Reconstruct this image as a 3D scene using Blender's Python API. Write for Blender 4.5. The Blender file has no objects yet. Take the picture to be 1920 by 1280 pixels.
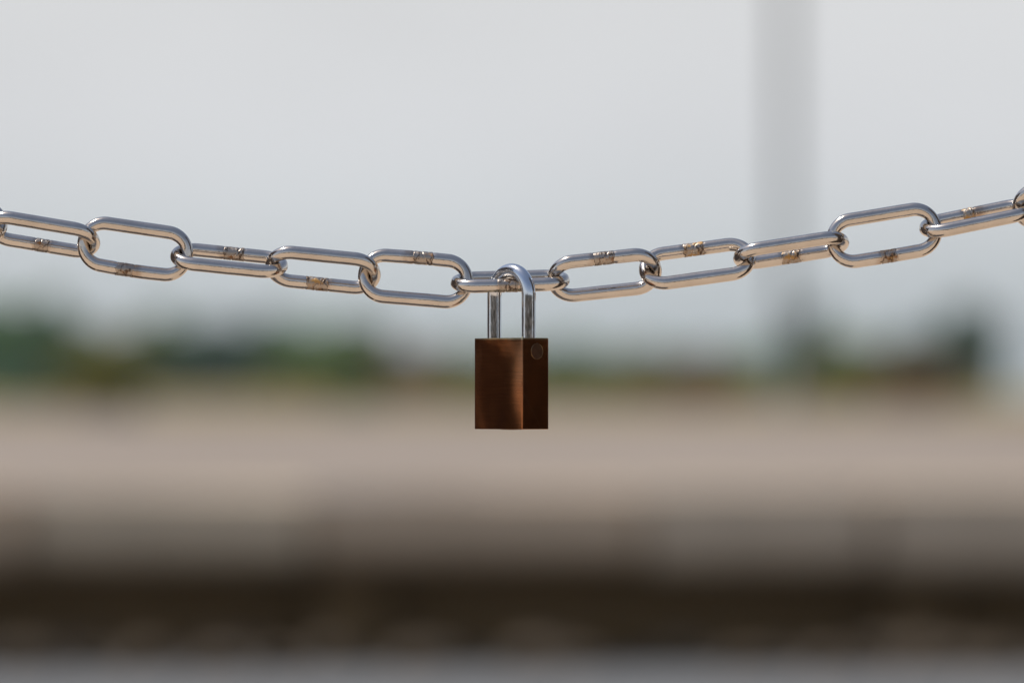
import bpy, bmesh, math, random
from mathutils import Vector, Matrix, noise

R = math.radians
random.seed(11)
sc = bpy.context.scene
COL = sc.collection

# ------------------------------------------------------------------ camera
PX = 0.0002                      # metres per photograph pixel at the chain
FOCAL = 200.0
DIST = FOCAL / 36.0 * 1920 * PX  # 2.133 m from lens to chain
CAM_Z = 0.90
PITCH = math.atan(95 / 10667.0)
cam_d = bpy.data.cameras.new("camera")
cam_d.lens = FOCAL
cam_d.sensor_width = 36.0
cam_d.clip_start = 0.05
cam_d.clip_end = 6000
cam_d.dof.use_dof = True
cam_d.dof.focus_distance = DIST - 0.006
cam_d.dof.aperture_fstop = 7.2
cam = bpy.data.objects.new("camera", cam_d)
cam.location = (0, -DIST, CAM_Z)
cam.rotation_euler = (R(90) + PITCH, 0, 0)
COL.objects.link(cam)
sc.camera = cam
Z0 = CAM_Z + DIST * math.tan(PITCH)   # height that projects on the image centre


def W(px, py, depth_px=0.0):
    """point near the chain from its picture position and its depth offset"""
    return Vector(((px - 960) * PX, depth_px * PX, Z0 + (640 - py) * PX))


# ------------------------------------------------------------------ sky and sun
SUN_EL, SUN_AZ = R(62), R(-68)         # azimuth clockwise from +Y
SKY_STRENGTH = 0.10
w = bpy.data.worlds.new("World")
sc.world = w
w.use_nodes = True
nt = w.node_tree
nt.nodes.clear()
out = nt.nodes.new("ShaderNodeOutputWorld")
bg = nt.nodes.new("ShaderNodeBackground")
sky = nt.nodes.new("ShaderNodeTexSky")
sky.sky_type = 'NISHITA'
sky.sun_disc = False
sky.sun_elevation = SUN_EL
sky.sun_rotation = SUN_AZ
sky.air_density = 1.0
sky.dust_density = 1.5
sky.ozone_density = 1.0
sky.altitude = 0
bg.inputs['Strength'].default_value = SKY_STRENGTH
# milky haze and thin high cloud: thick towards the horizon, thinning out overhead to the blue of the clear sky
def wn(t, **kw):
    n = nt.nodes.new(t)
    for k_, v_ in kw.items(): setattr(n, k_, v_)
    return n
geo = wn('ShaderNodeTexCoord')
sep = wn('ShaderNodeSeparateXYZ')
nt.links.new(geo.outputs['Generated'], sep.inputs[0])
veil = wn('ShaderNodeValToRGB')
e = veil.color_ramp.elements
HAZE = [(0.0, (0.46, 0.50, 0.53)), (0.016, (0.53, 0.57, 0.60)), (0.03, (0.63, 0.66, 0.69)), (0.045, (0.70, 0.712, 0.74)), (0.075, (0.725, 0.725, 0.735))]
while len(e) < len(HAZE): e.new(0.5)
for i_, (p_, c_) in enumerate(HAZE):
    e[i_].position = p_
    e[i_].color = (*c_, 1)
nt.links.new(sep.outputs['Z'], veil.inputs[0])
scl = wn('ShaderNodeVectorMath', operation='SCALE')
scl.inputs['Scale'].default_value = 1.0 / SKY_STRENGTH
cn = wn('ShaderNodeTexNoise')
cn.inputs['Scale'].default_value = 5.0
cn.inputs['Detail'].default_value = 5.0
cm = wn('ShaderNodeMapping')
cm.inputs['Scale'].default_value = (1.0, 1.0, 2.5)
nt.links.new(geo.outputs['Generated'], cm.inputs[0])
nt.links.new(cm.outputs[0], cn.inputs['Vector'])
cr = wn('ShaderNodeMapRange')
cr.inputs['From Min'].default_value = 0.3
cr.inputs['From Max'].default_value = 0.7
cr.inputs['To Min'].default_value = 0.90
cr.inputs['To Max'].default_value = 1.06
nt.links.new(cn.outputs['Fac'], cr.inputs[0])
vm = wn('ShaderNodeVectorMath', operation='SCALE')
nt.links.new(veil.outputs[0], vm.inputs[0])
nt.links.new(cr.outputs[0], vm.inputs['Scale'])
nt.links.new(vm.outputs[0], scl.inputs[0])
fac = wn('ShaderNodeValToRGB')
f = fac.color_ramp.elements
FACS = [(0.0, 0.94), (0.10, 0.90), (0.28, 0.34), (0.6, 0.12)]
while len(f) < len(FACS): f.new(0.5)
for i_, (p_, v_) in enumerate(FACS):
    f[i_].position = p_
    f[i_].color = (v_, v_, v_, 1)
nt.links.new(sep.outputs['Z'], fac.inputs[0])
wm_ = wn('ShaderNodeMix', data_type='RGBA')
nt.links.new(fac.outputs[0], wm_.inputs[0])
nt.links.new(sky.outputs[0], wm_.inputs[6])
nt.links.new(scl.outputs[0], wm_.inputs[7])
nt.links.new(wm_.outputs[2], bg.inputs[0])
nt.links.new(bg.outputs[0], out.inputs[0])

sun_d = bpy.data.lights.new("sun", 'SUN')
sun_d.energy = 3.5
sun_d.angle = R(0.5)
sun_d.color = (1.0, 0.95, 0.87)
sun = bpy.data.objects.new("sun", sun_d)
sdir = Vector((math.sin(SUN_AZ) * math.cos(SUN_EL), math.cos(SUN_AZ) * math.cos(SUN_EL), math.sin(SUN_EL)))
sun.rotation_euler = sdir.to_track_quat('Z', 'Y').to_euler()
sun.location = (-5, 3, 10)
COL.objects.link(sun)

sc.view_settings.view_transform = 'Standard'
sc.view_settings.look = 'None'
sc.view_settings.exposure = 0.0
sc.view_settings.gamma = 1.0
sc.cycles.max_bounces = 8
sc.cycles.glossy_bounces = 6
sc.cycles.use_denoising = True


# ------------------------------------------------------------------ helpers
def link_obj(name, mesh, mat=None, parent=None):
    o = bpy.data.objects.new(name, mesh)
    COL.objects.link(o)
    if mat and not mesh.materials:
        mesh.materials.append(mat)
    if parent:
        o.parent = parent
    return o


def bm_obj(name, bm, mat, parent=None, smooth=False):
    me = bpy.data.meshes.new(name)
    bm.normal_update()
    bm.to_mesh(me)
    bm.free()
    if smooth:
        for p in me.polygons:
            p.use_smooth = True
    return link_obj(name, me, mat, parent)


def tag(o, label=None, cat=None, group=None, kind=None):
    if label: o['label'] = label
    if cat: o['category'] = cat
    if group: o['group'] = group
    if kind: o['kind'] = kind
    return o


def empty(name, loc=(0, 0, 0)):
    o = bpy.data.objects.new(name, None)
    o.location = loc
    o.empty_display_size = 0.05
    COL.objects.link(o)
    return o


class N:
    """little node-tree writer"""
    def __init__(self, name):
        self.m = bpy.data.materials.new(name)
        self.m.use_nodes = True
        self.t = self.m.node_tree
        self.b = self.t.nodes['Principled BSDF']
        self.tc = self.t.nodes.new('ShaderNodeTexCoord')

    def add(self, typ, **kw):
        n = self.t.nodes.new(typ)
        for k, v in kw.items():
            if k in n.inputs: n.inputs[k].default_value = v
            else: setattr(n, k, v)
        return n

    def l(self, a, b): self.t.links.new(a, b)

    def coords(self, scale=(1, 1, 1), src='Object'):
        mp = self.add('ShaderNodeMapping')
        mp.inputs['Scale'].default_value = scale
        self.l(self.tc.outputs[src], mp.inputs['Vector'])
        return mp.outputs[0]

    def noise(self, scale, detail=4, rough=0.55, sc3=(1, 1, 1), src='Object'):
        n = self.add('ShaderNodeTexNoise')
        n.inputs['Scale'].default_value = scale
        n.inputs['Detail'].default_value = detail
        n.inputs['Roughness'].default_value = rough
        self.l(self.coords(sc3, src), n.inputs['Vector'])
        return n.outputs['Fac']

    def ramp(self, fac, stops):
        r = self.add('ShaderNodeValToRGB')
        e = r.color_ramp.elements
        while len(e) < len(stops): e.new(0.5)
        for i, (p, c) in enumerate(stops):
            e[i].position = p
            e[i].color = (*c, 1) if isinstance(c, tuple) else (c, c, c, 1)
        self.l(fac, r.inputs[0])
        return r.outputs[0]

    def mix(self, fac, a, b, mode='MIX'):
        n = self.add('ShaderNodeMix', data_type='RGBA', blend_type=mode)
        for i, v in ((0, fac), (6, a), (7, b)):
            if hasattr(v, 'links') or isinstance(v, bpy.types.NodeSocket): self.l(v, n.inputs[i])
            elif i == 0: n.inputs[0].default_value = v
            else: n.inputs[i].default_value = (*v, 1)
        return n.outputs[2]

    def bump(self, h, strength, dist, prev=None):
        n = self.add('ShaderNodeBump')
        n.inputs['Strength'].default_value = strength
        n.inputs['Distance'].default_value = dist
        self.l(h, n.inputs['Height'])
        if prev: self.l(prev, n.inputs['Normal'])
        return n.outputs[0]

    def set(self, **kw):
        for k, v in kw.items():
            k = k.replace('_', ' ')
            if isinstance(v, bpy.types.NodeSocket): self.l(v, self.b.inputs[k])
            elif isinstance(v, tuple): self.b.inputs[k].default_value = (*v, 1)
            else: self.b.inputs[k].default_value = v
        return self.m


# ------------------------------------------------------------------ materials
def mat_steel():
    n = N('stainless_steel')
    big = n.noise(90, 4)
    fine = n.noise(1400, 3, 0.6)
    col = n.mix(n.ramp(big, [(0.3, 0.0), (0.75, 1.0)]), (0.65, 0.605, 0.56), (0.55, 0.51, 0.47))
    speck = n.ramp(n.noise(2600, 2, 0.5), [(0.68, 0.0), (0.78, 1.0)])
    col = n.mix(speck, col, (0.22, 0.16, 0.12))
    sx = n.add('ShaderNodeSeparateXYZ'); n.l(n.tc.outputs['Object'], sx.inputs[0])
    ab = n.add('ShaderNodeMath', operation='ABSOLUTE'); n.l(sx.outputs[0], ab.inputs[0])
    ad = n.add('ShaderNodeMath', operation='MULTIPLY_ADD'); n.l(ab.outputs[0], ad.inputs[0])
    ad.inputs[1].default_value = -95.0
    n.l(n.noise(170, 4, 0.65), ad.inputs[2])
    zz = n.add('ShaderNodeMath', operation='GREATER_THAN'); n.l(sx.outputs[2], zz.inputs[0]); zz.inputs[1].default_value = 0.004
    tm = n.add('ShaderNodeMath', operation='MULTIPLY'); n.l(n.ramp(ad.outputs[0], [(0.0, 0.0), (0.35, 0.75)]), tm.inputs[0]); n.l(zz.outputs[0], tm.inputs[1])
    col = n.mix(tm.outputs[0], col, (0.34, 0.24, 0.17))
    rgh = n.ramp(fine, [(0.25, 0.09), (0.8, 0.20)])
    b1 = n.bump(fine, 0.22, 0.00008)
    b2 = n.bump(n.noise(350, 3), 0.22, 0.0003, b1)
    return n.set(Base_Color=col, Metallic=1.0, Roughness=rgh, Normal=b2)


def mat_weld(name, rust):
    n = N(name)
    a = n.noise(420, 5, 0.65)
    fine = n.noise(1500, 4, 0.7)
    mask = n.ramp(a, [(0.62 - 0.18 * rust, 0.0), (0.74 - 0.18 * rust, 1.0)])
    col = n.mix(fine, (0.30, 0.26, 0.22), (0.50, 0.44, 0.39))
    rustc = n.mix(fine, (0.07, 0.028, 0.015), (0.40, 0.19, 0.06))
    if rust > 0.8: rustc = n.mix(n.ramp(n.noise(180, 2), [(0.45, 0.0), (0.6, 1.0)]), rustc, (0.50, 0.29, 0.10))
    col = n.mix(mask, col, rustc)
    sx = n.add('ShaderNodeSeparateXYZ'); n.l(n.tc.outputs['Object'], sx.inputs[0])
    ab = n.add('ShaderNodeMath', operation='ABSOLUTE'); n.l(sx.outputs[0], ab.inputs[0])
    nz = n.add('ShaderNodeMath', operation='MULTIPLY'); n.l(n.noise(330, 4, 0.7), nz.inputs[0]); nz.inputs[1].default_value = 0.75
    ad = n.add('ShaderNodeMath', operation='MULTIPLY_ADD'); n.l(ab.outputs[0], ad.inputs[0]); ad.inputs[1].default_value = 140.0
    n.l(nz.outputs[0], ad.inputs[2])
    crack = n.ramp(ad.outputs[0], [(0.93, 0.0), (0.99, 0.85)])
    vein = n.ramp(n.noise(260, 3, 0.6, (1, 0.6, 0.6)), [(0.46, 0.0), (0.49, 0.9), (0.505, 0.9), (0.53, 0.0)])
    col = n.mix(vein, col, (0.06, 0.035, 0.022))
    col = n.mix(crack, col, (0.05, 0.03, 0.02))
    met = n.ramp(mask, [(0.0, 1.0), (1.0, 0.35)])
    rgh = n.ramp(mask, [(0.0, 0.32), (1.0, 0.6)])
    b = n.bump(a, 0.3, 0.0004)
    b = n.bump(fine, 0.35, 0.00025, b)
    return n.set(Base_Color=col, Metallic=met, Roughness=rgh, Normal=b)


def mat_shackle():
    n = N('chromed_shackle')
    fine = n.noise(1300, 3, 0.6, (1, 1, 0.25))
    col = n.mix(n.noise(200, 3), (0.74, 0.79, 0.86), (0.60, 0.64, 0.70))
    b = n.bump(fine, 0.25, 0.0001)
    return n.set(Base_Color=col, Metallic=1.0, Roughness=n.ramp(fine, [(0.3, 0.08), (0.8, 0.2)]), Normal=b)


BH_ = 170 * PX + 0.00012


def mat_body(name, c1, c2):
    n = N(name)
    brush = n.noise(1.0, 3, 0.6, (90, 90, 2600))
    blot = n.noise(120, 4)
    col = n.mix(n.ramp(brush, [(0.3, 0.0), (0.75, 1.0)]), c1, c2)
    col = n.mix(n.ramp(blot, [(0.4, 0.0), (0.8, 0.5)]), col, (c1[0] * 0.6, c1[1] * 0.6, c1[2] * 0.6))
    sx = n.add('ShaderNodeSeparateXYZ'); n.l(n.tc.outputs['Object'], sx.inputs[0])
    wz = n.add('ShaderNodeMath', operation='MULTIPLY_ADD'); n.l(sx.outputs[2], wz.inputs[0])
    wz.inputs[1].default_value = 1500.0; wz.inputs[2].default_value = -BH_ * 1500.0 + 1.6
    wz2 = n.add('ShaderNodeMath', operation='ADD'); n.l(wz.outputs[0], wz2.inputs[0]); n.l(n.noise(260, 4), wz2.inputs[1])
    col = n.mix(n.ramp(wz2.outputs[0], [(0.9, 0.0), (1.0, 0.9)]) if False else n.ramp(wz2.outputs[0], [(0.92, 0.0), (1.0, 0.8)]), col, (0.75, 0.66, 0.42))
    # one long pale scratch down the narrow face
    l1 = n.add('ShaderNodeMath', operation='MULTIPLY_ADD'); n.l(sx.outputs[1], l1.inputs[0])
    l1.inputs[1].default_value = 50.0; l1.inputs[2].default_value = -(-27.5 * 50.0 + 64 * 33.6) * PX
    l2 = n.add('ShaderNodeMath', operation='MULTIPLY_ADD'); n.l(sx.outputs[2], l2.inputs[0])
    l2.inputs[1].default_value = 33.6; n.l(l1.outputs[0], l2.inputs[2])
    l3 = n.add('ShaderNodeMath', operation='ABSOLUTE'); n.l(l2.outputs[0], l3.inputs[0])
    l4 = n.add('ShaderNodeMath', operation='LESS_THAN'); n.l(l3.outputs[0], l4.inputs[0]); l4.inputs[1].default_value = 0.75 * 60 * PX
    g1 = n.add('ShaderNodeMath', operation='GREATER_THAN'); n.l(sx.outputs[0], g1.inputs[0]); g1.inputs[1].default_value = 66 * PX
    g2 = n.add('ShaderNodeMath', operation='LESS_THAN'); n.l(sx.outputs[2], g2.inputs[0]); g2.inputs[1].default_value = 66 * PX
    m1 = n.add('ShaderNodeMath', operation='MULTIPLY'); n.l(g1.outputs[0], m1.inputs[0]); n.l(g2.outputs[0], m1.inputs[1])
    m2 = n.add('ShaderNodeMath', operation='MULTIPLY'); n.l(m1.outputs[0], m2.inputs[0]); n.l(l4.outputs[0], m2.inputs[1])
    m3 = n.add('ShaderNodeMath', operation='MULTIPLY'); n.l(m2.outputs[0], m3.inputs[0]); m3.inputs[1].default_value = 0.35
    col = n.mix(m3.outputs[0], col, (0.5, 0.4, 0.25))
    smudge = n.ramp(n.noise(70, 5, 0.6, (1, 1, 0.5)), [(0.5, 0.0), (0.75, 0.45)])
    col = n.mix(smudge, col, (0.13, 0.085, 0.07))
    b = n.bump(brush, 0.33, 0.0001)
    tan = n.add('ShaderNodeTangent', direction_type='RADIAL', axis='Z')
    n.l(tan.outputs[0], n.b.inputs['Tangent'])
    return n.set(Base_Color=col, Metallic=1.0, Roughness=0.13, Normal=b, Anisotropic=0.6, Anisotropic_Rotation=0.25)


def mat_simple(name, c1, c2, scale, rough=0.9, bump=0.3, bdist=0.01, detail=5, metallic=0.0):
    n = N(name)
    f = n.noise(scale, detail)
    g = n.noise(scale * 8, 3)
    col = n.mix(n.ramp(f, [(0.3, 0.0), (0.7, 1.0)]), c1, c2)
    col = n.mix(0.25, col, n.mix(g, c1, c2))
    return n.set(Base_Color=col, Roughness=rough, Metallic=metallic, Normal=n.bump(g, bump, bdist))


STEEL = mat_steel()
WELD = [mat_weld('weld_grey', 0.1), mat_weld('weld_stained', 0.45), mat_weld('weld_rusty', 0.9)]
SHACKLE = mat_shackle()
BODY = mat_body('bronze_brushed_face', (0.29, 0.12, 0.052), (0.43, 0.185, 0.082))
PINRIM = mat_simple('worn_rim', (0.12, 0.08, 0.04), (0.45, 0.33, 0.18), 500, 0.3, 0.2, 0.0001, metallic=1.0)
PIN = mat_simple('bronze_pin', (0.10, 0.055, 0.035), (0.15, 0.085, 0.055), 400, 0.35, 0.2, 0.0001, metallic=1.0)
BRASS = mat_simple('brass_cylinder', (0.5, 0.36, 0.16), (0.6, 0.44, 0.2), 300, 0.3, 0.1, 0.0001, metallic=1.0)
SAND = mat_simple('pale_sand_paving', (0.235, 0.187, 0.15), (0.31, 0.253, 0.205), 0.35, 0.95, 0.4, 0.01)
NEAR = mat_simple('warm_brick_paving', (0.54, 0.42, 0.31), (0.64, 0.50, 0.375), 1.2, 0.9, 0.4, 0.005)
ASPHALT = mat_simple('grey_asphalt', (0.145, 0.15, 0.156), (0.18, 0.185, 0.19), 2.5, 0.95, 0.4, 0.01)
STONES = [mat_simple('quay_stone_%s' % k, c, tuple(v * 1.25 for v in c), 3.0, 0.95, 0.5, 0.02)
          for k, c in (('grey', (0.49, 0.40, 0.30)), ('brown', (0.48, 0.375, 0.27)), ('pale', (0.50, 0.41, 0.30)))]
MEADOW = mat_simple('dry_grass_ground', (0.15, 0.125, 0.015), (0.26, 0.17, 0.035), 0.12, 0.95, 0.4, 0.05)
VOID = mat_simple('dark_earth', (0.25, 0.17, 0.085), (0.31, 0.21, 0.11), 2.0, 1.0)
RUBBLE = mat_simple('brown_rubble', (0.10, 0.075, 0.05), (0.16, 0.12, 0.085), 3.0, 0.95)
POSTW = mat_simple('added_brown_timber', (0.12, 0.10, 0.095), (0.17, 0.145, 0.135), 12, 0.8, 0.5, 0.003)
POSTD = mat_simple('added_dark_timber', (0.022, 0.014, 0.009), (0.032, 0.021, 0.013), 12, 0.8, 0.5, 0.003)
MAST = mat_simple('dark_grey_paint', (0.19, 0.2, 0.2), (0.23, 0.24, 0.24), 3, 0.6, 0.1, 0.002)
LAMP = mat_simple('lamp_glass', (0.5, 0.5, 0.48), (0.55, 0.55, 0.52), 3, 0.3, 0.0, 0.002)
BARK = mat_simple('bark', (0.06, 0.045, 0.03), (0.09, 0.07, 0.05), 6, 0.95, 0.5, 0.02)


def leaf_mat(name, c):
    n = N(name)
    col = n.mix(n.noise(0.8, 4), tuple(v * 0.7 for v in c), tuple(v * 1.3 for v in c))
    m = n.set(Base_Color=col, Roughness=0.7)
    tr = n.add('ShaderNodeBsdfTranslucent')
    n.l(col, tr.inputs[0])
    ad = n.add('ShaderNodeMixShader')
    ad.inputs[0].default_value = 0.4
    n.l(n.b.outputs[0], ad.inputs[1]); n.l(tr.outputs[0], ad.inputs[2])
    n.l(ad.outputs[0], n.t.nodes['Material Output'].inputs[0])
    return m


# ------------------------------------------------------------------ chain
ROD = 12.8 * PX
ROD_END = 10.75 * PX
LAT = 40.0 * PX                # centre line half width


def smooth01(x):
    x = max(0.0, min(1.0, x))
    return x * x * (3 - 2 * x)


def link_mesh(name, pitch_px, weld_px, seed, nseg=28, weld_half=19.0):
    """one oval link, long axis X, weld rod at +Z; pitch = distance between contact points"""
    half = (pitch_px / 2 + 10.75) * PX           # centre line half length
    st = half - LAT                               # half of straight run
    pts = []
    ns, nb = 44, 26
    for i in range(ns):                           # weld side, right to left
        pts.append((st - 2 * st * i / ns, LAT, 0.0))
    for i in range(nb):
        t = math.pi * i / nb
        pts.append((-st - LAT * math.sin(t), LAT * math.cos(t), math.sin(t)))
    for i in range(ns):
        pts.append((-st + 2 * st * i / ns, -LAT, 0.0))
    for i in range(nb):
        t = math.pi * i / nb
        pts.append((st + LAT * math.sin(t), -LAT * math.cos(t), math.sin(t)))
    n = len(pts)
    bm = bmesh.new()
    rings = []
    rnd = random.Random(seed)
    bow = rnd.uniform(-0.6, 1.4) * PX
    off = Vector((seed * 3.1, seed * 1.7, 0))
    for i, (x, z, e) in enumerate(pts):
        # slight bow of the welded rod, irregular by hand of the bending machine
        if z > LAT * 0.3 and abs(x) < st:
            zc = z + bow * math.cos(x / st * math.pi / 2)
        else:
            zc = z
        p = Vector((x, 0, zc))
        a = Vector((pts[i - 1][0], 0, pts[i - 1][1]))
        b = Vector((pts[(i + 1) % n][0], 0, pts[(i + 1) % n][1]))
        t = (b - a).normalized()
        nrm = Vector((-t.z, 0, t.x))              # in plane
        bnm = Vector((0, 1, 0))
        k = e ** 1.5
        r_in = ROD + (ROD_END - ROD) * k
        r_out = ROD * (1 - 0.04 * k)
        if z > LAT * 0.5 and abs(x - weld_px * PX) < (weld_half + 2.5) * PX:
            q = smooth01(((weld_half + 2.5) * PX - abs(x - weld_px * PX)) / (2.2 * PX))
            r_in -= 0.75 * PX * q
            r_out -= 0.75 * PX * q
        ring = []
        for j in range(nseg):
            th = 2 * math.pi * j / nseg
            d = nrm * math.cos(th)
            pp = p + nrm * (math.cos(th) * r_in) + bnm * (math.sin(th) * r_out)
            dv = noise.noise(pp * 160 + off) * 0.22 * PX
            pp += (nrm * math.cos(th) + bnm * math.sin(th)) * dv
            ring.append(bm.verts.new(pp))
        rings.append(ring)
    for i in range(n):
        r0, r1 = rings[i], rings[(i + 1) % n]
        for j in range(nseg):
            bm.faces.new((r0[j], r1[j], r1[(j + 1) % nseg], r0[(j + 1) % nseg]))
    bmesh.ops.recalc_face_normals(bm, faces=bm.faces)
    me = bpy.data.meshes.new(name)
    bm.to_mesh(me)
    bm.free()
    for p in me.polygons: p.use_smooth = True
    return me, bow


def weld_mesh(name, seed, half=19.0, nseg=40, ns=44):
    """rough welded collar round the rod, along X"""
    bm = bmesh.new()
    off = Vector((seed * 5.3, seed * 2.9, seed * 1.1))
    rings = []
    for i in range(ns + 1):
        u = -1 + 2 * i / ns
        ring = []
        for j in range(nseg):
            th = 2 * math.pi * j / nseg
            c, s = math.cos(th), math.sin(th)
            edge = noise.noise(Vector((c * 1.3, s * 1.3, math.copysign(3, u))) + off) * 6.0 * PX
            x = u * half * PX + edge * abs(u) ** 3
            q = Vector((x * 420, c * 1.1, s * 1.1)) + off
            r = 12.35 * PX
            r += noise.noise(q) * 0.5 * PX
            r += noise.noise(q * 3.1) * 0.4 * PX
            r += 0.35 * PX
            # rounded ends and one diagonal fold across the bead
            lip = 1 - smooth01((1 - abs(u)) / 0.06)
            r -= 2.4 * PX * lip
            fold = abs(u - 0.35 * math.sin(th + seed) - 0.15)
            if fold < 0.09: r -= 1.0 * PX * (1 - fold / 0.09)
            ring.append(bm.verts.new((x, s * r, c * r)))
        rings.append(ring)
    for i in range(ns):
        for j in range(nseg):
            bm.faces.new((rings[i][j], rings[i + 1][j], rings[i + 1][(j + 1) % nseg], rings[i][(j + 1) % nseg]))
    bmesh.ops.recalc_face_normals(bm, faces=bm.faces)
    me = bpy.data.meshes.new(name)
    bm.to_mesh(me)
    bm.free()
    for p in me.polygons: p.use_smooth = True
    return me


# contact points between links, measured on the photograph
C = [(-182, 393), (-8, 425), (166.5, 454), (340.5, 479.5), (518.5, 497.5), (692.5, 514.9), (866, 529.5), (1047, 525),
     (1219.5, 506.5), (1396, 482.5), (1571, 455.5), (1745, 427), (1919, 391.5), (2089, 350)]
# roll of each link about the chain (positive: top rod away from the camera), weld side and offset, rust
L = [(35, 1, 0, 0), (-60, -1, 0, 1), (5, -1, -13, 1), (69, 1, 6, 1), (-49, -1, -8, 2), (14, 1, 11, 1), (78, -1, -5, 1),
     (-39, 1, 2, 1), (45, 1, -3, 2), (-73, -1, 0, 2), (10, -1, 2, 2), (75, 1, -11, 2), (-40, 1, 0, 0)]
LAB = {3: 'link with a blistered grey weld on its rear rod', 6: 'level link that the padlock hangs from',
       11: 'link with an orange rusted weld on its rear rod', 9: 'link with a yellowish rusted weld on its lower rear rod',
       10: 'face-on link with a cracked rusty weld on its lower rod'}
chain = empty('steel_chain', W(960, 527))
tag(chain, 'stainless steel long-link chain sagging across the picture with rust on its welds', 'chain')


def place_link(p0, p1, roll, side, wpx, rust, mesh=None, idx=0, half=19.0):
    a = (p1 - p0)
    ln = a.length
    a.normalize()
    up = Vector((-a.z, 0, a.x))
    b = up * math.cos(R(roll)) + Vector((0, 1, 0)) * math.sin(R(roll))
    b *= side
    nrm = b.cross(a)
    M = Matrix((a, nrm, b)).transposed().to_4x4()
    M.translation = (p0 + p1) / 2
    if mesh is None:
        me, bow = link_mesh('chain_link', ln / PX, wpx, idx, weld_half=half)
        wm = weld_mesh('weld', idx, half)
        wloc = Vector((wpx * PX, 0, LAT + bow))
    else:
        me, wm, wloc = mesh
    o = link_obj('chain_link', me, STEEL)
    o.matrix_world = M
    o.parent = chain
    o.matrix_parent_inverse = Matrix.Translation(-chain.location)
    wd = link_obj('weld', wm, WELD[rust])
    wd.parent = o
    wd.location = wloc
    return o, (me, wm, wloc)


CW = [W(*c) for c in C]
halfs = [19, 13, 17, 20, 22, 19, 19, 20, 20, 18, 15, 11, 19]
far_mesh = None
for i in range(len(L)):
    roll, side, wpx, rust = L[i]
    o, ms = place_link(CW[i], CW[i + 1], roll, side, wpx, rust, None, i, halfs[i])
    if i in LAB: o['label'] = LAB[i]
    if i == 0: far_mesh = ms
# run of the chain out of the picture up to the added posts
POST_X = 0.52
ends = {}
for sgn, start, slope, rl in ((-1, CW[0], 0.19, -32), (1, CW[-1], 0.25, 25)):
    p = start.copy()
    k = 0
    plen = (CW[1] - CW[0]).length
    while abs(p.x) < POST_X - 0.045:
        d = Vector((sgn, 0, slope)).normalized()
        q = p + d * plen
        slope += 0.012
        if sgn < 0: place_link(q, p, rl, 1, 0, 1, far_mesh)
        else: place_link(p, q, rl, 1, 0, 1, far_mesh)
        rl = rl + 85 if rl < 0 else rl - 85
        p = q
        k += 1
    ends[sgn] = p

# ------------------------------------------------------------------ padlock
ALPHA = R(48)
lock = empty('padlock', W(959, 804, -39))
lock.rotation_euler = (0, 0, -ALPHA)    # local X = shackle plane, turned to the camera on the right
tag(lock, 'small bronze brown padlock with chromed shackle hanging from the middle of the chain', 'padlock')
BW, BD, BH = 133 * PX, 66 * PX, 170 * PX


def body_mesh():
    bm = bmesh.new()
    # plan outline: flat faces with a hint of crown, tight rounded corners
    rc = 0.8 * PX
    out_ = []
    hw, hd = BW / 2, BD / 2
    crown = 1.9 * PX
    def face_pts(x0, y0, x1, y1, cr, n=16):
        r = []
        d = Vector((x1 - x0, y1 - y0))
        nn = Vector((d.y, -d.x)).normalized()
        for i in range(n + 1):
            t = 0.5 - 0.5 * math.cos(math.pi * i / n)
            s = 1 - (2 * t - 1) ** 2
            r.append((x0 + d.x * t + nn.x * cr * s, y0 + d.y * t + nn.y * cr * s))
        return r
    out_ += face_pts(-hw + rc, -hd, hw - rc, -hd, crown)
    out_ += [(hw - rc + rc * math.sin(t), -hd + rc - rc * math.cos(t)) for t in (R(22), R(45), R(68))]
    out_ += face_pts(hw, -hd + rc, hw, hd - rc, crown * 0.3, 8)
    out_ += [(hw - rc + rc * math.cos(t), hd - rc + rc * math.sin(t)) for t in (R(22), R(45), R(68))]
    out_ += face_pts(hw - rc, hd, -hw + rc, hd, crown)
    out_ += [(-hw + rc - rc * math.sin(t), hd - rc + rc * math.cos(t)) for t in (R(22), R(45), R(68))]
    out_ += face_pts(-hw, hd - rc, -hw, -hd + rc, crown * 0.3, 8)
    out_ += [(-hw + rc - rc * math.cos(t), -hd + rc - rc * math.sin(t)) for t in (R(22), R(45), R(68))]
    ch = 1.0 * PX
    levels = [(0, -ch), (ch * 0.3, -ch * 0.3), (ch, 0), (BH * 0.5, 0), (BH - ch, 0), (BH - ch * 0.3, -ch * 0.3), (BH, -ch)]
    rings = []
    for z, ins in levels:
        fx, fy = (hw + ins) / hw, (hd + ins) / hd
        rings.append([bm.verts.new((x * fx, y * fy, z)) for x, y in out_])
    m = len(out_)
    for a, b in zip(rings, rings[1:]):
        for j in range(m):
            bm.faces.new((a[j], a[(j + 1) % m], b[(j + 1) % m], b[j]))
    bm.faces.new(rings[-1])
    bm.faces.new(list(reversed(rings[0])))
    return bm


body = bm_obj('lock_body', body_mesh(), BODY, lock, smooth=True)
body.data.set_sharp_from_angle(angle=R(50))
# pin set into the narrow face, with the fine ring left round it
PR = 14.5 * PX
pin_z = BH - 25 * PX
pin_y = 3.5 * PX


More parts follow.
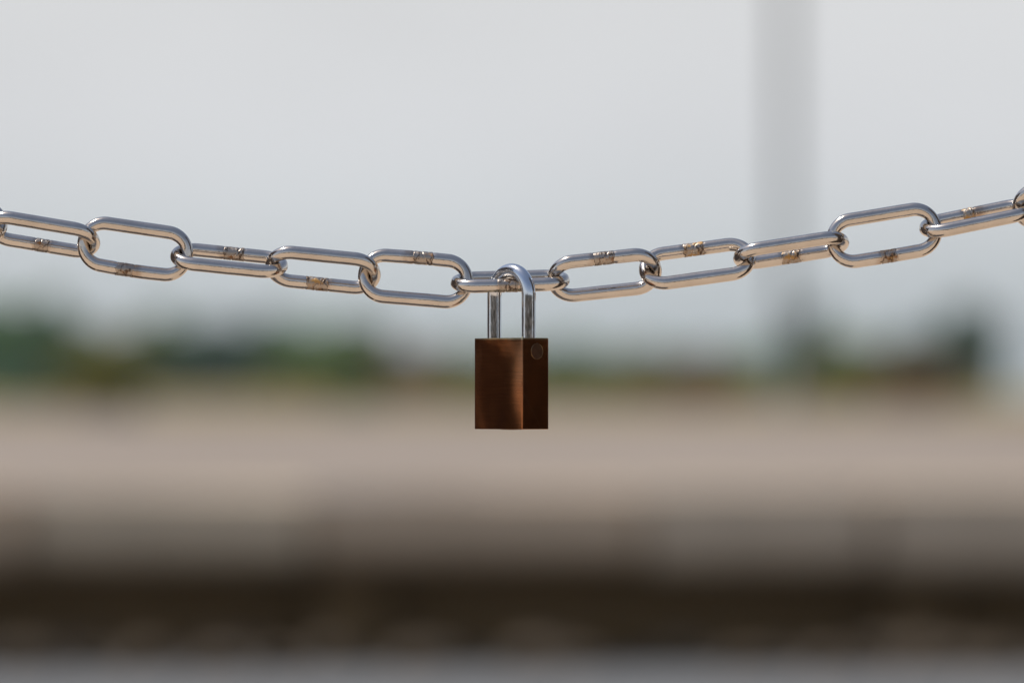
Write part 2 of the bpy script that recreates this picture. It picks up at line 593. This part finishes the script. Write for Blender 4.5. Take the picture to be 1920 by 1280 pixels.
def disc_bm(radius, depth, bevel, axis='X', seg=48):
    bm = bmesh.new()
    prof = [(radius, -depth), (radius, -bevel), (radius - bevel, 0.0)]
    rings = []
    for r, h in prof:
        rings.append([bm.verts.new((h, r * math.cos(2 * math.pi * k / seg), r * math.sin(2 * math.pi * k / seg))) for k in range(seg)])
    for a, b in zip(rings, rings[1:]):
        for k in range(seg):
            bm.faces.new((a[k], a[(k + 1) % seg], b[(k + 1) % seg], b[k]))
    bm.faces.new(rings[-1])
    bmesh.ops.recalc_face_normals(bm, faces=bm.faces)
    if axis == 'Z':
        bmesh.ops.rotate(bm, verts=bm.verts, cent=(0, 0, 0), matrix=Matrix.Rotation(R(90), 3, 'Y'))
    return bm


pin = bm_obj('retaining_pin', disc_bm(PR, 1.5 * PX, 0.5 * PX), PIN, body)
pin.location = (BW / 2 + 1.1 * PX, pin_y, pin_z)
# ring: thin torus
def torus_bm(r1, r2, seg=56, sg=8):
    bm = bmesh.new()
    rr = []
    for k in range(seg):
        t = 2 * math.pi * k / seg
        rr.append([bm.verts.new((r2 * math.cos(2 * math.pi * j / sg), (r1 + r2 * math.sin(2 * math.pi * j / sg)) * math.cos(t),
                                 (r1 + r2 * math.sin(2 * math.pi * j / sg)) * math.sin(t))) for j in range(sg)])
    for k in range(seg):
        a, b = rr[k], rr[(k + 1) % seg]
        for j in range(sg):
            bm.faces.new((a[j], a[(j + 1) % sg], b[(j + 1) % sg], b[j]))
    bmesh.ops.recalc_face_normals(bm, faces=bm.faces)
    return bm


ring = bm_obj('pin_rim', torus_bm(PR + 0.2 * PX, 0.4 * PX), PINRIM, body, smooth=True)
ring.location = (BW / 2 + 0.62 * PX, pin_y, pin_z)
# key cylinder in the underside
cyl = bm_obj('key_cylinder', disc_bm(22 * PX, 5 * PX, 1 * PX, 'Z'), PIN, body)
cyl.rotation_euler = (0, 0, 0)
cyl.location = (0, 0, -0.8 * PX)
slot_bm = bmesh.new()
bmesh.ops.create_cube(slot_bm, size=1, matrix=Matrix.Diagonal((24 * PX, 4 * PX, 1.0 * PX, 1)))
slot = bm_obj('keyway', slot_bm, VOID, body)
slot.location = (0, 0, -0.7 * PX)


def shackle_bm():
    bm = bmesh.new()
    rad, seg = 48 * PX, 32
    sr = 13.3 * PX
    top = (804 - 508) * PX - rad       # where the arc springs
    base = BH - 6 * PX
    path = []
    for i in range(14): path.append(((-rad), base + (top - base) * i / 14, 0))
    for i in range(41):
        t = math.pi * i / 40
        path.append((-rad * math.cos(t), top + rad * math.sin(t), t))
    for i in range(1, 15): path.append((rad, top + (base - top) * i / 14, math.pi))
    rings = []
    for i, (x, z, t) in enumerate(path):
        nrm = Vector((-math.cos(t), 0, math.sin(t)))
        c = Vector((x, 0, z))
        ring = []
        for j in range(seg):
            a = 2 * math.pi * j / seg
            pp = c + nrm * (math.cos(a) * sr) + Vector((0, 1, 0)) * (math.sin(a) * sr)
            pp += (nrm * math.cos(a) + Vector((0, 1, 0)) * math.sin(a)) * noise.noise(pp * 200) * 0.18 * PX
            ring.append(bm.verts.new(pp))
        rings.append(ring)
    for a, b in zip(rings, rings[1:]):
        for j in range(seg):
            bm.faces.new((a[j], a[(j + 1) % seg], b[(j + 1) % seg], b[j]))
    bmesh.ops.recalc_face_normals(bm, faces=bm.faces)
    return bm


bm_obj('shackle', shackle_bm(), SHACKLE, lock, smooth=True)

# ------------------------------------------------------------------ unseen posts at the chain ends, added to shape the padlock's reflections
def post(x, ztop, mat, end, label, yc=0.0, wy=0.14):
    e = empty('reflection_post', (x, yc, 0.0))
    tag(e, label, 'post', 'unseen posts added for the padlock reflections')
    bm = bmesh.new()
    bmesh.ops.create_cube(bm, size=1, matrix=Matrix.Translation((0, 0, ztop / 2)) @ Matrix.Diagonal((0.09, wy, ztop, 1)))
    bmesh.ops.bevel(bm, geom=list(bm.edges), offset=0.006, segments=2, affect='EDGES')
    bm_obj('shaft', bm, mat, e)
    bm = bmesh.new()
    c0, c1 = 0.0, 0.035
    bmesh.ops.create_cube(bm, size=1, matrix=Matrix.Translation((0, 0, ztop + 0.015)) @ Matrix.Diagonal((0.11, wy + 0.02, 0.03, 1)))
    bmesh.ops.bevel(bm, geom=list(bm.edges), offset=0.006, segments=2, affect='EDGES')
    bm_obj('cap', bm, mat, e)
    # eye bolt
    eb = bm_obj('eye_bolt', torus_bm(0.008, 0.0022, 32, 10), STEEL, e, smooth=True)
    s = -1 if x > 0 else 1
    eb.location = (s * 0.053, -yc, end.z)
    eb.rotation_euler = (0, 0, R(90))


post(-POST_X - 0.02, 1.35, POSTD, ends[-1], 'unseen slim dark post added at the left chain end for the padlock reflection', yc=0.003, wy=0.02)  # added slim and dark to reflect as a stripe in the wide lock face
reflection_panel = empty('reflection_panel', (-POST_X - 0.05, -0.002, 0))  # unseen boards added so the wide lock face has brown to reflect
tag(reflection_panel, 'unseen brown board panel added for the padlock reflection', 'reflection_panel')
for i in range(9):
    bm = bmesh.new()
    bmesh.ops.create_cube(bm, size=1, matrix=Matrix.Diagonal((0.025, 0.108, 1.3, 1)))
    bmesh.ops.bevel(bm, geom=list(bm.edges), offset=0.004, segments=1, affect='EDGES')
    b_ = bm_obj('board', bm, POSTW, reflection_panel)
    b_.location = (0, 0.07 + i * 0.115, 0.71)
for z in (0.3, 1.1):
    bm = bmesh.new()
    bmesh.ops.create_cube(bm, size=1, matrix=Matrix.Diagonal((0.03, 1.03, 0.09, 1)))
    b_ = bm_obj('rail', bm, POSTW, reflection_panel)
    b_.location = (-0.0285, 0.53, z)
post(POST_X + 0.06, 1.6, POSTD, ends[1], 'unseen broad dark post added at the right chain end for the padlock reflection', wy=0.34)  # added broad and dark so the narrow lock face reflects darkness

# ------------------------------------------------------------------ ground, quay, far bank
def sheet(name, x0, x1, y0, y1, z, mat, nx=1, ny=1):
    bm = bmesh.new()
    v = [[bm.verts.new((x0 + (x1 - x0) * i / nx, y0 + (y1 - y0) * j / ny, z)) for i in range(nx + 1)] for j in range(ny + 1)]
    for j in range(ny):
        for i in range(nx):
            bm.faces.new((v[j][i], v[j][i + 1], v[j + 1][i + 1], v[j + 1][i]))
    return tag(bm_obj(name, bm, mat), kind='structure')


TERR = 0.571
sheet('ground', -1500, 1500, -300, 11.0, 0.0, NEAR)
sheet('road', -400, 400, 11.0, 17.6, -0.004, ASPHALT)
sheet('terrace', -1500, 1500, 17.0, 2500, TERR, SAND)
sheet('meadow', -1500, 1500, 84, 2500, TERR + 0.02, MEADOW)
EDGE = 16.37
quay = empty('quay_wall', (0, EDGE, 0))
tag(quay, kind='structure')
bm = bmesh.new()
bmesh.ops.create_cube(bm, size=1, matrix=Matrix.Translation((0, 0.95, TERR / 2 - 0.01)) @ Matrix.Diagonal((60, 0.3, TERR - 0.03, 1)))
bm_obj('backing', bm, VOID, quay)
x = -9.0
k = 0
rs = random.Random(5)
while x < 9.0:
    wd_ = rs.uniform(0.55, 1.1)
    h = rs.uniform(0.23, 0.29)
    bm = bmesh.new()
    prof = [(-0.40, h / 2), (-0.40, -h * 0.2), (-0.35, -h * 0.38), (-0.22, -h / 2), (0.40, -h / 2), (0.40, h / 2)]
    sides = [[bm.verts.new((sx_ * (wd_ / 2 - 0.01), y_, z_)) for y_, z_ in prof] for sx_ in (-1, 1)]
    bm.faces.new(sides[0])
    bm.faces.new(list(reversed(sides[1])))
    for i in range(6):
        bm.faces.new((sides[0][i], sides[1][i], sides[1][(i + 1) % 6], sides[0][(i + 1) % 6]))
    bmesh.ops.recalc_face_normals(bm, faces=bm.faces)
    bmesh.ops.bevel(bm, geom=list(bm.edges), offset=0.015, segments=2, affect='EDGES')
    for v in bm.verts:
        v.co += noise.noise_vector(v.co * 3 + Vector((x, 0, 0))) * 0.015
    s = bm_obj('stone', bm, STONES[rs.choice((0, 1, 1, 2))], quay)
    s.location = (x + wd_ / 2, 0.36 + rs.uniform(-0.05, 0.05), TERR + rs.uniform(0.0, 0.015) - h / 2)
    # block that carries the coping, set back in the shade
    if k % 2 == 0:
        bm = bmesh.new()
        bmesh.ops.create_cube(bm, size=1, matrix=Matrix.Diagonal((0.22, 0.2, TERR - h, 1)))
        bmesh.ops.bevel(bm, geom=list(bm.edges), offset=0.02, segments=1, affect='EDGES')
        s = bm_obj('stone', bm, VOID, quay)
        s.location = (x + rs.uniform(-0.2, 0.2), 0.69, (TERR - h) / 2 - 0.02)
    x += wd_
    k += 1


# loose rubble lying along the foot of the quay
rub = []
for i in range(5):
    bm = bmesh.new()
    bmesh.ops.create_icosphere(bm, subdivisions=1, radius=1)
    for v in bm.verts:
        v.co *= 1 + 0.35 * noise.noise(v.co * 1.3 + Vector((i * 7, 0, 0)))
    me = bpy.data.meshes.new('rubble_stone')
    bm.to_mesh(me)
    bm.free()
    me.materials.append(RUBBLE)
    rub.append(me)
for i in range(150):
    rad = rs.uniform(0.03, 0.085)
    o = link_obj('rubble_stone', rs.choice(rub), None, quay)
    o.location = (rs.uniform(-3.6, 3.6), rs.triangular(-0.55, 0.3, -0.05), rad * 0.5)
    o.scale = (rad * rs.uniform(1, 1.7), rad, rad * rs.uniform(0.6, 0.9))
    o.rotation_euler = (0, 0, rs.uniform(0, 6.28))


def at(px, D):      # ground position that appears in picture column px at distance D
    return (px - 960) / 10667.0 * (D + DIST)


def leaves_bm(cx, cy, cz, rx, ry, rz, n, size, rnd, clumps=9, flat=0.0):
    bm = bmesh.new()
    cl = []
    for _ in range(clumps):
        a = rnd.uniform(0, 6.283)
        r = rnd.uniform(0.1, 0.75) ** 0.6
        cl.append((math.cos(a) * r, math.sin(a) * r, rnd.uniform(-0.7, 0.8), rnd.uniform(0.25, 0.5)))
    for _ in range(n):
        c = rnd.choice(cl)
        v = Vector((rnd.gauss(0, 1), rnd.gauss(0, 1), rnd.gauss(0, 1))).normalized() * c[3] * rnd.uniform(0.5, 1) 
        p = Vector((cx + (c[0] + v.x) * rx, cy + (c[1] + v.y) * ry, cz + (c[2] + v.z) * rz))
        q = Vector((rnd.gauss(0, 1), rnd.gauss(0, 1), rnd.gauss(0, 1))).normalized()
        u = q.orthogonal().normalized() * size * rnd.uniform(0.6, 1.3)
        wv = q.cross(u) * rnd.uniform(0.5, 0.9)
        bm.faces.new([bm.verts.new(p + d) for d in (u, wv, -u, -wv)])
    return bm


LM = {k: leaf_mat('leaves_' + k, c) for k, c in {
    'green': (0.12, 0.28, 0.065), 'dark': (0.09, 0.19, 0.11), 'blue': (0.11, 0.21, 0.14), 'hedge': (0.03, 0.045, 0.03),
    'olive': (0.26, 0.27, 0.04), 'yellow': (0.28, 0.26, 0.03), 'brown': (0.32, 0.20, 0.09), 'bright': (0.19, 0.29, 0.08)}.items()}


def tree(px, top, hw, D, tone, label, group='trees and bushes on the far bank', shrub=False):
    rnd = random.Random(int(px * 7 + top))
    x = at(px, D)
    m = (D + DIST) / 10667.0
    base_y = 735 + (CAM_Z - TERR) / m
    H = (base_y - top) * m * (1.4 if shrub else 1.25)
    rx = hw * m
    name = 'bush' if shrub else 'tree'
    e = empty(name, (x, D, TERR))
    tag(e, label, name, group)
    # trunk with limbs
    bm = bmesh.new()
    def limb(p, q, r0, r1, sg=7):
        d = (q - p).normalized()
        u = d.orthogonal().normalized()
        v = d.cross(u)
        a = [bm.verts.new(p + (u * math.cos(t) + v * math.sin(t)) * r0) for t in [6.283 * i / sg for i in range(sg)]]
        b = [bm.verts.new(q + (u * math.cos(t) + v * math.sin(t)) * r1) for t in [6.283 * i / sg for i in range(sg)]]
        for i in range(sg):
            bm.faces.new((a[i], a[(i + 1) % sg], b[(i + 1) % sg], b[i]))
    r = H * 0.035
    top_t = Vector((rnd.uniform(-.1, .1) * H, 0, H * 0.5))
    limb(Vector((0, 0, -0.1)), top_t, r, r * 0.6)
    for _ in range(6):
        a = rnd.uniform(0, 6.283)
        limb(top_t * rnd.uniform(0.5, 1), top_t + Vector((math.cos(a) * rx * 0.5, math.sin(a) * rx * 0.5, H * rnd.uniform(0.1, 0.35))), r * 0.45, r * 0.12)
    bm_obj('trunk' if not shrub else 'stem', bm, BARK, e)
    low = 0.03 if shrub else 0.10
    bm = leaves_bm(0, 0, H * (0.5 + low / 2), rx, rx * 0.8, H * 0.5 * (1 - low) * 1.1, 3200, max(rx, H) * 0.085, rnd, 14)
    bm_obj('foliage' if shrub else 'crown', bm, LM[tone], e)
    return e


T = [(-60, 605, 90, 300, 'green', 'tall dark green tree cut by the left picture edge'),
     (40, 612, 80, 290, 'green', 'tallest green tree at the far left of the bank'),
     (125, 632, 70, 310, 'dark', 'dark tree right of the tallest one on the left bank'),
     (215, 640, 70, 280, 'olive', 'olive toned tree behind the yellow bush'),
     (300, 635, 70, 300, 'green', 'green tree between the olive tree and the dark pair'),
     (365, 630, 60, 320, 'blue', 'dark bluish tree in the left middle of the bank'),
     (440, 632, 70, 300, 'dark', 'darkest rounded tree of the left middle bank'),
     (520, 632, 60, 320, 'green', 'green tree below the rusty welded link left of the padlock'),
     (600, 640, 65, 290, 'green', 'green tree second from the right end of the left belt'),
     (685, 645, 60, 300, 'bright', 'light green tree at the right end of the left belt'),
     (1505, 618, 40, 260, 'dark', 'narrow dark tree just right of the mast foot'),
     (1455, 690, 60, 300, 'green', 'low green tree at the foot of the mast'),
     (1700, 650, 70, 320, 'blue', 'bluish low tree left of the dark one on the right bank'),
     (1770, 625, 60, 300, 'blue', 'bluish taller tree touching the dark one on the right bank'),
     (1835, 620, 48, 280, 'blue', 'dark tree at the right end of the bank')]
for a in T: tree(*a)
S = [(190, 712, 80, 75, 'yellow', 'yellow green bush on the sand at far left'),
     (60, 715, 90, 160, 'blue', 'dark low bush under the tallest tree'),
     (560, 705, 120, 200, 'olive', 'wide olive bush in front of the left tree belt'),
     (670, 712, 50, 110, 'bright', 'small bright green bush right of the left tree belt'),
     (800, 690, 90, 220, 'brown', 'brownish dry bush left behind the padlock'),
     (900, 700, 80, 180, 'olive', 'olive bush directly behind the padlock'),
     (1060, 682, 90, 230, 'bright', 'light green bush just right of the padlock'),
     (1190, 688, 90, 200, 'olive', 'low olive bush under the link pair right of the padlock'),
     (1330, 695, 90, 150, 'brown', 'reddish brown dry bush left of the mast'),
     (1590, 690, 90, 150, 'yellow', 'yellow olive bush right of the narrow dark tree'),
     (1720, 700, 90, 120, 'brown', 'brown dry bush on the right bank')]
for a in S: tree(*a, shrub=True)

# distant wood that closes the gaps behind the single trees
rnd = random.Random(8)
bm = bmesh.new()
for x0, x1, top, n in ((-260, 720, 628, 20000), (720, 1440, 660, 12000), (1440, 1872, 645, 7000)):
    for _ in range(n):
        px = rnd.uniform(x0, x1)
        D = rnd.uniform(400, 430)
        m = (D + DIST) / 10667.0
        hgt = (735 + (CAM_Z - TERR) / m - top) * m * (1 + 0.35 * noise.noise(Vector((px * 0.02, 0, 0))))
        p = Vector((at(px, D), D, TERR + rnd.uniform(0, 1) ** 0.8 * hgt))
        q = Vector((rnd.gauss(0, 1), rnd.gauss(0, 1), rnd.gauss(0, 1))).normalized()
        u = q.orthogonal().normalized() * rnd.uniform(0.25, 0.6)
        wv = q.cross(u) * 0.7
        bm.faces.new([bm.verts.new(p + d) for d in (u, wv, -u, -wv)])
tag(bm_obj('woodland', bm, LM['green']), 'long low dark green wood along the far bank behind the trees', 'wood', kind='stuff')

# lamp mast
MD = 100.0
mast = empty('lamp_mast', (at(1472, MD), MD, TERR))
tag(mast, 'tall dark grey mast rising out of the picture behind the right part of the chain', 'lamp mast')
bm = bmesh.new()
seg = 20
rr = []
for z, r in ((0, 0.17), (0.5, 0.17), (0.52, 0.135), (6, 0.13), (11.5, 0.10)):
    rr.append([bm.verts.new((r * math.cos(6.28319 * k / seg), r * math.sin(6.28319 * k / seg), z)) for k in range(seg)])
for a, b in zip(rr, rr[1:]):
    for k in range(seg): bm.faces.new((a[k], a[(k + 1) % seg], b[(k + 1) % seg], b[k]))
bm_obj('pole', bm, MAST, mast, smooth=True)
bm = bmesh.new()
bmesh.ops.create_cube(bm, size=1, matrix=Matrix.Translation((0.5, 0, 11.5)) @ Matrix.Diagonal((1.3, 0.3, 0.14, 1)))
bmesh.ops.bevel(bm, geom=list(bm.edges), offset=0.04, segments=2, affect='EDGES')
bm_obj('lamp_head', bm, MAST, mast)
bm = bmesh.new()
bmesh.ops.create_cube(bm, size=1, matrix=Matrix.Translation((0.7, 0, 11.41)) @ Matrix.Diagonal((0.7, 0.22, 0.03, 1)))
bm_obj('lamp_glass', bm, LAMP, mast)

# ------------------------------------------------------------------ hedge behind the photographer (seen in the metal)
rnd = random.Random(3)
hedge = empty('hedge', (0, -22, 0))
tag(hedge, 'long dark clipped hedge behind the camera', 'hedge')
bm = bmesh.new()
for _ in range(14000):
    p = Vector((rnd.uniform(-45, 45), rnd.uniform(-0.9, 0.9), rnd.uniform(0, 3.1)))
    p.z *= 1 + 0.12 * noise.noise(Vector((p.x * 0.6, 0, 0)))
    q = Vector((rnd.gauss(0, 1), rnd.gauss(0, 1), rnd.gauss(0, 1))).normalized()
    u = q.orthogonal().normalized() * rnd.uniform(0.12, 0.3)
    wv = q.cross(u) * 0.7
    bm.faces.new([bm.verts.new(p + d) for d in (u, wv, -u, -wv)])
bm_obj('foliage', bm, LM['hedge'], hedge)
bm = bmesh.new()
bmesh.ops.create_cube(bm, size=1, matrix=Matrix.Translation((0, 0, 1.3)) @ Matrix.Diagonal((89, 1.2, 2.6, 1)))
bm_obj('branches', bm, BARK, hedge)

# ------------------------------------------------------------------ air: the far bank fades slightly
bm = bmesh.new()
bmesh.ops.create_cube(bm, size=1, matrix=Matrix.Translation((0, 1100, 6)) @ Matrix.Diagonal((3100, 2900, 14.6, 1)))
hm = bpy.data.materials.new('air')
hm.use_nodes = True
ht = hm.node_tree
ht.nodes.clear()
ho = ht.nodes.new('ShaderNodeOutputMaterial')
hv = ht.nodes.new('ShaderNodeVolumePrincipled')
hv.inputs['Color'].default_value = (0.84, 0.94, 0.96, 1)
hv.inputs['Density'].default_value = 0.00025
ht.links.new(hv.outputs[0], ho.inputs['Volume'])
tag(bm_obj('haze', bm, hm), 'thin pale haze in the air over the far bank', 'haze', kind='stuff')
